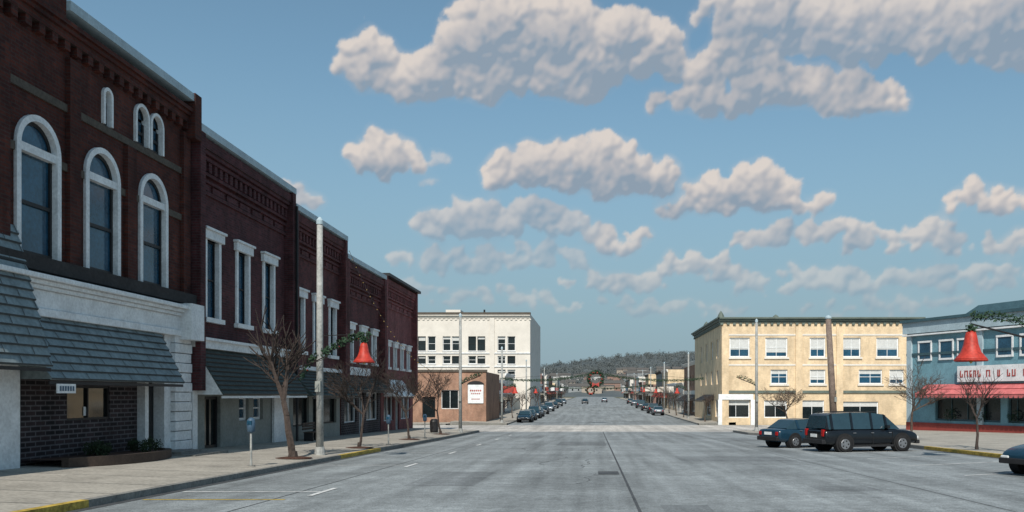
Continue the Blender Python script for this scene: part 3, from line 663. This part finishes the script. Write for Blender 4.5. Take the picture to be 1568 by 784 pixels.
for (y,zc,R,cx) in ((97,E+1.85,.8,.3),(185,E+1.0,.8,-.5)):
    b=B('christmas_garland')
    L=Vector((-10.5,y,zr(y)+5.2)); Rr=Vector((12.6,y,zr(y)+5.2)); C=Vector((cx,y,zc+R*.9))
    garland(b,L,C,.5,rad=.17,dens=70,dots=False); garland(b,C,Rr,.5,rad=.17,dens=70,dots=False); wreath(b,(cx,y,zc),R)
    b.tube('wire',M_dark,L,C,.02,.02,4); b.tube('wire',M_dark,C,Rr,.02,.02,4); b.done()
for (x,y) in ((-10.15,25.2),(-10.0,41.5),(-10.0,50.5)):
    b=B('parking_meter'); g=zr(y)+.16; b.tube('post',M_pole,(x,y,g),(x,y,g+1.0),.035,.03,10); b.tube('base',M_kerb,(x,y,g),(x,y,g+.04),.12,.12,10)
    b.lathe('head',M_blue,(x,y,g+1.0),[(.03,0),(.11,.05),(.12,.22),(.125,.3),(.1,.4),(.05,.45),(0,.46)],14); b.box('dial_window',M_gl,frame(x,y,1,0,0,-1),-.07,.07,.1,.13,g+1.25,g+1.37); b.done(smooth=('head',))
# ------------------------------------------------------------------ cars
def make_car(name,kind,paint,x,y,heading,z=None):
    b=B(name)
    if kind=='suv':
        st=[(-2.42,.50,.92,.80),(-2.36,.36,1.0,.90),(-1.9,.30,1.03,.94),(-1.0,.27,1.03,.95),(0,.27,1.02,.95),(.95,.27,1.02,.95),(1.3,.28,1.0,.94),(2.0,.32,.95,.90),(2.33,.36,.82,.84),(2.42,.42,.70,.74)]
        gh=[(-2.36,1.02,.84,1.06,.80,'p'),(-2.22,1.02,.86,1.60,.70,'g'),(-2.1,1.02,.87,1.67,.68,'p'),(-1.98,1.02,.87,1.70,.68,'g'),(-1.1,1.02,.87,1.74,.69,'p'),(-1.0,1.02,.87,1.74,.69,'g'),(-.1,1.02,.87,1.74,.69,'p'),(0,1.02,.87,1.73,.69,'g'),(.62,1.02,.86,1.66,.67,'p'),(.75,1.02,.86,1.60,.66,'w'),(1.42,.99,.80,1.03,.74,'e')]
        wx=(-1.45,1.45); wr=.37; W2=.95
    else:
        st=[(-2.3,.48,.85,.72),(-2.24,.34,.93,.82),(-1.8,.28,.96,.87),(-1.0,.24,.95,.88),(0,.24,.94,.88),(.8,.24,.93,.88),(1.2,.25,.90,.87),(1.9,.28,.80,.83),(2.2,.33,.68,.77),(2.3,.38,.58,.66)]
        gh=[(-1.75,.94,.74,.98,.68,'w'),(-1.15,.94,.79,1.36,.60,'p'),(-1.02,.94,.80,1.39,.60,'g'),(-.2,.93,.80,1.43,.61,'p'),(-.1,.93,.80,1.43,.61,'g'),(.55,.92,.79,1.36,.59,'p'),(.66,.92,.79,1.33,.58,'w'),(1.3,.88,.72,.92,.66,'e')]
        wx=(-1.35,1.38); wr=.33; W2=.88
    v,f,_=b.p('body',paint)
    for (sx,zb,zt,w) in st:
        sec=[(0,zb),(w*.8,zb),(w*.96,zb+.08),(w,zb+(zt-zb)*.35),(w,zb+(zt-zb)*.62),(w*.95,zt-.05),(w*.85,zt)]
        ring=sec+[(0,zt+.02)]+[(-q,r) for q,r in reversed(sec[1:])]
        m=len(ring)
        for q,r in ring: v.append((sx,q,r))
    for j in range(len(st)-1):
        for i in range(m): f.append((j*m+i,j*m+(i+1)%m,(j+1)*m+(i+1)%m,(j+1)*m+i))
    f.append(tuple(range(m-1,-1,-1))); f.append(tuple((len(st)-1)*m+i for i in range(m)))
    for A,C in zip(gh,gh[1:]):
        for s in (-1,1):
            quad=[(A[0],s*A[2],A[1]),(C[0],s*C[2],C[1]),(C[0],s*C[4],C[3]),(A[0],s*A[4],A[3])]
            t=A[5]
            if t=='p': b.poly('pillars',paint,quad)
            else: b.poly('glass',M_carg,quad)
        top=[(A[0],-A[4],A[3]),(A[0],A[4],A[3]),(C[0],C[4],C[3]),(C[0],-C[4],C[3])]
        steep=abs(C[3]-A[3])>.25
        b.poly('glass' if steep else 'roof_panel',M_carg if steep else paint,top)
    for wxx in wx:
        for s in (-1,1):
            b.tube('wheel_arches',M_tyre,(wxx,s*(W2-.3),wr+.03),(wxx,s*(W2+.008),wr+.03),wr+.075,wr+.075,24)
            b.tube('tyres',M_tyre,(wxx,s*(W2-.25),wr),(wxx,s*(W2+.015),wr),wr,wr*.97,28); b.tube('tyres',M_tyre,(wxx,s*(W2+.015),wr),(wxx,s*(W2+.035),wr),wr*.97,wr*.85,28)
            b.tube('wheel_hubs',M_hub,(wxx,s*(W2+.03),wr),(wxx,s*(W2+.042),wr),wr*.62,wr*.58,16)
            for k in range(5):
                t=2*math.pi*k/5; b.tube('hub_slots',M_tyre,(wxx+math.cos(t)*wr*.38,s*(W2+.035),wr+math.sin(t)*wr*.38),(wxx+math.cos(t)*wr*.38,s*(W2+.046),wr+math.sin(t)*wr*.38),wr*.11,wr*.1,8)
    FXX=lambda u,n,z:(u,n,z)
    xr=st[0][0]; xf=st[-1][0]; wv=st[0][3]; zt=st[0][2]
    b.box('rear_bumper',M_dark,FXX,xr-.1,xr+.12,-wv-.03,wv+.03,.38,.58); b.box('front_bumper',M_dark,FXX,xf-.12,xf+.08,-wv+.02,wv-.02,.34,.5)
    b.box('licence_plate',M_white,FXX,xr-.03,xr-.012,-.26,.26,.66,.80)
    for s in (-1,1):
        y0,y1=sorted((s*(wv-.02),s*(wv-.2))); b.box('tail_lamps',M_tail,FXX,xr-.025,xr+.2,y0,y1,zt-.22,zt+(.12 if kind=='suv' else 0)-.03)
        y0,y1=sorted((s*(wv-.02),s*(wv-.3))); b.box('head_lamps',M_head,FXX,xf-.2,xf+.01,y0,y1,st[-1][2]-.16,st[-1][2]-.02)
        y0,y1=sorted((s*W2*.93,s*(W2+.16))); b.box('mirrors',paint,FXX,gh[-3][0]-.05,gh[-3][0]+.1,y0,y1,gh[-3][1]+.02,gh[-3][1]+.18)
        b.box('sills',M_dark,FXX,-1.0,1.0,*sorted((s*(W2-.06),s*(W2+.012))),.24,.33)
        for dx in (-.05,.85,-.95): b.box('door_handles',M_hub,FXX,dx-.1,dx+.04,*sorted((s*(W2-.01),s*(W2+.022))),.84,.87)
        b.box('door_gaps',M_tyre,FXX,-.06,-.045,*sorted((s*(W2-.02),s*(W2+.004))),.34,.93)
        b.box('door_gaps',M_tyre,FXX,.95,.965,*sorted((s*(W2-.02),s*(W2+.004))),.34,.9)
        if kind=='suv': b.box('roof_rails',M_dark,FXX,-1.9,.3,*sorted((s*.58,s*.62)),1.76,1.79)
    e=b.done(smooth=('body','tyres'),loc=(x,y,(zr(y) if z is None else z)+.004),rot=heading)
    for o in e.children:
        if o.name.startswith('body'):
            md=o.modifiers.new('ss','SUBSURF'); md.levels=2; md.render_levels=2
        if o.name.split('.')[0] in('rear_bumper','front_bumper','tail_lamps','mirrors','head_lamps'):
            md=o.modifiers.new('bv','BEVEL'); md.width=.03; md.segments=3
        if o.name.split('.')[0] in('roof_panel','pillars'):
            md=o.modifiers.new('so','SOLIDIFY'); md.thickness=.03; md.offset=1
    return e
make_car('parked_suv','suv',M_blackp,12.15,38.4,math.radians(16))
make_car('parked_car','sedan',M_bluep,10.6,42.6,math.radians(28))
make_car('parked_car','sedan',M_bluep,14.0,24.4,math.radians(202))
cars=[(-8.3,104,M_bluep,'sedan'),(-8.3,111,M_bluep,'sedan'),(-8.3,120,M_bluep,'suv'),(-8.3,128,M_silv,'sedan'),(-8.3,142,M_blackp,'sedan'),(-8.3,160,M_silv,'suv'),(-8.3,182,M_blackp,'sedan'),(-8.3,205,M_blackp,'suv'),(10.3,135,M_silv,'sedan'),(10.3,146,M_blackp,'suv'),(10.3,165,M_blackp,'sedan'),(10.3,185,M_bluep,'suv'),(10.3,210,M_silv,'sedan'),(10.3,235,M_blackp,'sedan'),(-2.2,235,M_blackp,'sedan'),(3.5,260,M_silv,'sedan'),(-8.3,235,M_silv,'sedan')]
for x,y,p,k in cars: make_car('parked_car' if abs(x)>4 else 'car',k,p,x,y,math.pi/2 if x>0 else -math.pi/2)
b=B('litter_bin'); g=zr(62)+.2; b.lathe('bin',M_dark,(-11.6,62,g),[(.25,0),(.3,.1),(.32,.8),(.28,.9),(.2,1.0),(0,1.02)],14); b.done()
b=B('bench'); g=zr(42)+.3; 
for s in (0,1.5): b.box('legs',M_dark,FL,42+s,42.08+s,.7,1.15,g-.1,g+.42)
for i in range(4): b.box('seat',M_brown,FL,41.9,43.7,.7+i*.12,.8+i*.12,g+.42,g+.46)
for i in range(3): b.box('backrest',M_brown,FL,41.9,43.7,.64,.68,g+.55+i*.13,g+.65+i*.13)
b.done()
# ------------------------------------------------------------------ hills
def hh(x,y):
    t=min(1,max(0,(y-520)/780)); base=t*t*(3-2*t)*(48+max(-25,min(35,x*.11)))
    base+= (noise.noise(Vector((x/300,y/420,3)))*18+noise.noise(Vector((x/110,y/140,7)))*6)*t
    return base
v=[];f=[]; nx,ny=300,90
for j in range(ny):
    y=480+j*(2100-480)/(ny-1)
    for i in range(nx):
        x=-1300+2600*i/(nx-1); v.append((x,y,zr(y)+hh(x,y)-.2+(noise.noise(Vector((x/18,y/18,1)))*3+random.uniform(-1,1.4))*min(1,max(0,(y-500)/200))))
for j in range(ny-1):
    for i in range(nx-1): f.append((j*nx+i,j*nx+i+1,(j+1)*nx+i+1,(j+1)*nx+i))
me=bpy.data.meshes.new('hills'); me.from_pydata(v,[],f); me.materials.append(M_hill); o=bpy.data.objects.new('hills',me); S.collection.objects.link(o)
b=B('distant_tree_mass')
for i in range(420):
    y=random.uniform(400,640) ; x=random.choice((-1,1))*random.uniform(34,60+y*.25)
    z=zr(y)+(hh(x,y) if y>480 else 0); r=random.uniform(2.5,4.5); 
    for k in range(5):
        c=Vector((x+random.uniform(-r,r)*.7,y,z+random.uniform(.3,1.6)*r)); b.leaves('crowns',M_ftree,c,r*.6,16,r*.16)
for i in range(2600):
    y=random.uniform(640,1420); x=random.uniform(-.13,.20)*y
    z=zr(y)+hh(x,y); r=random.uniform(2.5,5)
    for k in range(3):
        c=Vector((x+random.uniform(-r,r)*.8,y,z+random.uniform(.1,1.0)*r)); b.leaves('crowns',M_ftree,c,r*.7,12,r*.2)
b.done()
b=B('distant_houses')
hm=[mat('house_white',(.46,.46,.45)),mat('house_tan',(.36,.31,.26)),mat('house_grey',(.26,.28,.29)),mat('house_rust',(.26,.17,.14))]
for i in range(150):
    if i<46: y=random.uniform(330,620); x=random.choice((-1,1))*random.uniform(34,50+y*.14)
    else: y=random.uniform(630,860); x=random.uniform(-.12,.17)*y
    z=zr(y)+(hh(x,y) if y>480 else 0); w=random.uniform(4,8); d=4; h=random.uniform(3.5,6.5); k=i%4
    F=frame(x,y,1,0,0,-1)
    b.box('walls_%d'%k,hm[k],F,-w,w,-d,d,z-2,z+h)
    b.hexa('roofs',M_roof,[F(-w-.4,-d-.4,z+h),F(w+.4,-d-.4,z+h),F(w+.4,d+.4,z+h),F(-w-.4,d+.4,z+h),F(-w-.4,-.1,z+h+2.2),F(w+.4,-.1,z+h+2.2),F(w+.4,.1,z+h+2.2),F(-w-.4,.1,z+h+2.2)])
    for u in (-w*.6,0,w*.5): b.box('windows',M_gld,F,u-.5,u+.5,d,d+.03,z+1.2,z+2.6)
b.done()
# ------------------------------------------------------------------ world
w=bpy.data.worlds.new('World'); S.world=w; w.use_nodes=True; nt=w.node_tree; N=nt.nodes; L=nt.links; N.clear()
out=N.new('ShaderNodeOutputWorld'); bg=N.new('ShaderNodeBackground'); L.new(bg.outputs[0],out.inputs[0])
sky=N.new('ShaderNodeTexSky'); sky.sky_type='NISHITA'; sky.sun_disc=False; EL=math.radians(43); AZ=math.radians(185)
sky.sun_elevation=EL; sky.sun_rotation=AZ; sky.air_density=1.0; sky.dust_density=1.0; sky.ozone_density=1.5
SK=0.13; bg.inputs['Strength'].default_value=SK
tc=N.new('ShaderNodeTexCoord'); sp=N.new('ShaderNodeSeparateXYZ'); L.new(tc.outputs['Generated'],sp.inputs[0])
tint=N.new('ShaderNodeMix'); tint.data_type='RGBA'; tint.blend_type='MULTIPLY'; tint.inputs[0].default_value=1; L.new(sky.outputs[0],tint.inputs[6]); tint.inputs[7].default_value=(.80,1.0,.93,1)
hz=N.new('ShaderNodeMapRange'); hz.interpolation_type='SMOOTHSTEP'; L.new(sp.outputs[2],hz.inputs[0]); hz.inputs[1].default_value=0; hz.inputs[2].default_value=.40; hz.inputs[3].default_value=.92; hz.inputs[4].default_value=.15
veil=N.new('ShaderNodeMix'); veil.data_type='RGBA'; L.new(hz.outputs[0],veil.inputs[0]); L.new(tint.outputs[2],veil.inputs[6]); veil.inputs[7].default_value=(.25/SK,.35/SK,.43/SK,1)
L.new(veil.outputs[2],bg.inputs[0])
# ------------------------------------------------------------------ clouds : far shell, puffs built in direction space
clouds=[(572,95,52,46,1),(640,118,85,46,1),(720,105,90,62,1),(765,45,72,55,1),(840,38,85,55,1),(890,85,125,70,1),(965,55,75,52,1),(1010,95,45,42,1),
(1080,98,62,36,1),(1130,85,45,36,1),(1050,158,60,26,1),(1120,150,90,38,1),(1205,132,70,50,1),(1270,142,78,40,1),(1335,148,55,32,1),
(1110,12,60,32,.9),(1190,25,95,46,.9),(1290,35,120,52,.9),(1400,45,130,56,.9),(1510,38,120,62,.9),(1620,55,100,56,.9),(1750,70,100,55,.9),
(568,240,38,38,1),(612,237,42,36,1),(680,243,20,14,.5),(660,280,26,14,.45),
(785,265,42,38,1),(850,258,58,48,1),(918,250,62,52,1),(985,265,58,42,1),(1035,275,32,26,1),
(1050,320,46,20,.95),(1110,300,58,38,1),(1165,293,58,42,1),(1225,312,50,26,.95),
(670,345,50,30,.7),(730,338,62,34,.75),(800,335,68,34,.75),(870,348,52,32,.7),(950,362,46,30,.9),
(1490,298,46,32,1),(1545,312,42,28,1),(1620,300,50,30,1),(440,290,28,22,.8),(468,306,26,18,.8),
(1150,370,55,20,.85),(1210,362,62,26,.85),(1290,356,62,30,.85),(1350,370,60,26,.85),(1420,354,52,30,.85),(1480,376,60,24,.8),(1550,374,50,24,.8),
(700,400,110,30,.6),(820,395,90,26,.55),(910,432,60,20,.7),(965,432,62,26,.75),(1060,405,52,28,.8),(1110,415,42,22,.75),(1260,428,150,30,.6),(1450,430,140,30,.6),(760,455,110,24,.55),(1000,472,160,22,.5),(1350,470,150,22,.5),(620,440,60,20,.45)]
rs=np.random.RandomState(5); ST=2.0
A0,A1,E0,E1=-1000.,1000.,50.,640.
na=int((A1-A0)/ST)+1; ne=int((E1-E0)/ST)+1
def vnoise(scale,seed,octs=4,rough=.55):
    r=np.random.RandomState(seed); tot=np.zeros((ne,na)); amp=1.;s=scale;nm=0
    for o in range(octs):
        gh_,gw_=int((E1-E0)/s)+3,int((A1-A0)/s)+3
        G=r.rand(gh_,gw_)*2-1
        yy=np.arange(ne)*ST/s; xx=np.arange(na)*ST/s
        yi=yy.astype(int); xi=xx.astype(int); fy=(yy-yi); fx=(xx-xi); fy=fy*fy*(3-2*fy); fx=fx*fx*(3-2*fx)
        a=G[yi][:,xi];b_=G[yi][:,xi+1];c_=G[yi+1][:,xi];d_=G[yi+1][:,xi+1]
        tot+=amp*((a*(1-fx)+b_*fx)*(1-fy)[:,None]+(c_*(1-fx)+d_*fx)*fy[:,None]); nm+=amp; amp*=rough; s/=2
    return tot/nm
AA,EE=np.meshgrid(A0+np.arange(na)*ST,E0+np.arange(ne)*ST)
wx_=vnoise(60,1)*18+vnoise(18,2,4,.65)*11; wy_=vnoise(60,3)*13+vnoise(18,4,4,.65)*11
PA=AA+wx_; PE=EE+wy_
H=np.zeros((ne,na)); SGt=np.zeros((ne,na))
def puff(a,e,r,st):
    i0=max(0,int((a-r-30-A0)/ST)); i1=min(na,int((a+r+30-A0)/ST)+1); j0=max(0,int((e-r-30-E0)/ST)); j1=min(ne,int((e+r+30-E0)/ST)+1)
    if i1<=i0 or j1<=j0: return
    d2=((PA[j0:j1,i0:i1]-a)**2+(PE[j0:j1,i0:i1]-e)**2)/(r*r); h=np.sqrt(np.clip(1-d2,0,1))*r
    sub=H[j0:j1,i0:i1]; mk_=h>0; SGt[j0:j1,i0:i1]=np.where(mk_,np.maximum(SGt[j0:j1,i0:i1],st),SGt[j0:j1,i0:i1])
    H[j0:j1,i0:i1]=np.maximum(sub,h)+.12*np.minimum(sub,h)
for (cx,cy,rx,ry,st) in clouds:
    dx=cx-908; a0=math.atan(dx/FPX)*FPX; r_=math.hypot(FPX,dx); e0=math.atan((605-cy)/r_)*FPX; sh=(FPX/r_)
    rx2=rx*sh*sh; ry2=ry*sh; npf=int(12+rx*ry/120)
    for k in range(npf):
        t=rs.uniform(-1,1); top=math.sqrt(1-t*t); yv=rs.uniform(-.6,.8*top+.001)
        rad=ry2*rs.uniform(.22,.5)*(1-.35*abs(t)); pa=a0+t*rx2*.92; pe=e0+yv*ry2*.78
        puff(pa,pe,rad,st)
        for m_ in range(4):
            th=rs.uniform(-.3,math.pi+.3); puff(pa+math.cos(th)*rad*.85,pe+math.sin(th)*rad*.8,rad*rs.uniform(.22,.42),st)
def blur(X_,n):
    for _ in range(n):
        X_=(np.roll(X_,1,0)+np.roll(X_,-1,0)+2*X_)/4; X_=(np.roll(X_,1,1)+np.roll(X_,-1,1)+2*X_)/4
    return X_
Hs=blur(H,1)+vnoise(22,8,4,.65)*5.5*(H>0)
cov=np.clip(blur((H>1.5).astype(float),6),0,1); soft=np.clip(blur((H>0).astype(float),22),0,1)
edge=vnoise(14,9,4,.7)*.5
al=np.clip((cov+edge*.9-.25)/.62,0,1); al=al*al*(3-2*al)
wisp=np.clip((soft-.15)*1.2,0,1)*np.clip(.5+vnoise(50,11,4)*1.4,0,1)*.6
SGs=blur(SGt,16)/np.maximum(blur((SGt>0).astype(float),16),.02)
hzf=np.clip((EE-60)/200,0,1)*.45+.55
ALP=np.clip(np.maximum(al,wisp)*SGs*hzf*.97,0,1)
gy_,gx_=np.gradient(blur(Hs,1),ST)
nz_=np.sqrt(gx_**2+gy_**2+.6); lit=(gx_*.3-gy_*.58+.44*.77)/nz_
above=np.zeros_like(H); 
for sft,wgt in ((10,.2),(20,.25),(32,.25),(46,.3)):
    q_=np.zeros_like(cov); kk=int(sft/ST); q_[:-kk]=cov[kk:]; above+=wgt*q_
above=blur(above,12)
LIT=np.clip(.56+lit*.50-above*.46+vnoise(44,12,5,.6)*.34,0,1); LIT=blur(LIT,1)
ALP[0,:]=0; ALP[-1,:]=0; ALP[:,0]=0; ALP[:,-1]=0
keep=ALP>.01
kf=keep[:-1,:-1]|keep[1:,:-1]|keep[:-1,1:]|keep[1:,1:]
idx=np.arange(ne*na).reshape(ne,na); J,I=np.nonzero(kf)
faces=np.stack([idx[J,I],idx[J,I+1],idx[J+1,I+1],idx[J+1,I]],1)
used,inv=np.unique(faces.ravel(),return_inverse=True); faces=inv.reshape(-1,4)
az_=(AA.ravel()[used])/FPX; el_=(EE.ravel()[used])/FPX; RR=7000.
co_=np.stack([RR*np.cos(el_)*np.sin(az_),RR*np.cos(el_)*np.cos(az_),RR*np.sin(el_)+E],1)
me=bpy.data.meshes.new('clouds'); me.from_pydata(co_.tolist(),[],faces.tolist()); me.update()
for nm,ar in (('cloud_cover',ALP),('cloud_light',LIT)):
    at=me.attributes.new(nm,'FLOAT','POINT'); at.data.foreach_set('value',np.ascontiguousarray(ar.ravel()[used]).astype(np.float32))
m=bpy.data.materials.new('cloud'); m.use_nodes=True; n_=m.node_tree; n_.nodes.clear(); NN=n_.nodes; LL=n_.links
o_=NN.new('ShaderNodeOutputMaterial'); ms=NN.new('ShaderNodeMixShader'); tr=NN.new('ShaderNodeBsdfTransparent'); em=NN.new('ShaderNodeEmission')
ad=NN.new('ShaderNodeAttribute'); ad.attribute_name='cloud_cover'; al_=NN.new('ShaderNodeAttribute'); al_.attribute_name='cloud_light'
cr=NN.new('ShaderNodeValToRGB'); cr.color_ramp.elements[0].position=0.08; cr.color_ramp.elements[0].color=(.27,.34,.42,1); cr.color_ramp.elements[1].position=.85; cr.color_ramp.elements[1].color=(.72,.65,.60,1)  # sunlit and shaded cloud tones baked in, shown as emission
e2=cr.color_ramp.elements.new(.45); e2.color=(.46,.46,.485,1)
LL.new(al_.outputs['Fac'],cr.inputs['Fac']); LL.new(cr.outputs['Color'],em.inputs['Color']); LL.new(ad.outputs['Fac'],ms.inputs[0]); LL.new(tr.outputs[0],ms.inputs[1]); LL.new(em.outputs[0],ms.inputs[2]); LL.new(ms.outputs[0],o_.inputs[0])
m.cycles.emission_sampling='NONE'
me.materials.append(m); o=bpy.data.objects.new('clouds',me); S.collection.objects.link(o)
# sun
sd=bpy.data.lights.new('sun','SUN'); sd.energy=4.5; sd.angle=math.radians(.5); sd.color=(1,.93,.84)
so=bpy.data.objects.new('sun',sd); S.collection.objects.link(so)
az8=math.radians(5); dv=Vector((math.sin(az8)*math.cos(EL),math.cos(az8)*math.cos(EL),-math.sin(EL))); so.rotation_euler=dv.to_track_quat('-Z','Y').to_euler()
# camera
cd=bpy.data.cameras.new('camera'); co=bpy.data.objects.new('camera',cd); S.collection.objects.link(co); S.camera=co
co.location=(0,0,E); co.rotation_euler=(math.radians(90),0,0); cd.sensor_width=36; cd.lens=36*FPX/1568; cd.shift_x=-124/1568; cd.shift_y=213/1568; cd.clip_end=12000; cd.clip_start=.1
S.view_settings.view_transform='Standard'; S.view_settings.look='None'; S.view_settings.exposure=0
print('cloud faces',len(faces),'alpha max',float(ALP.max()))
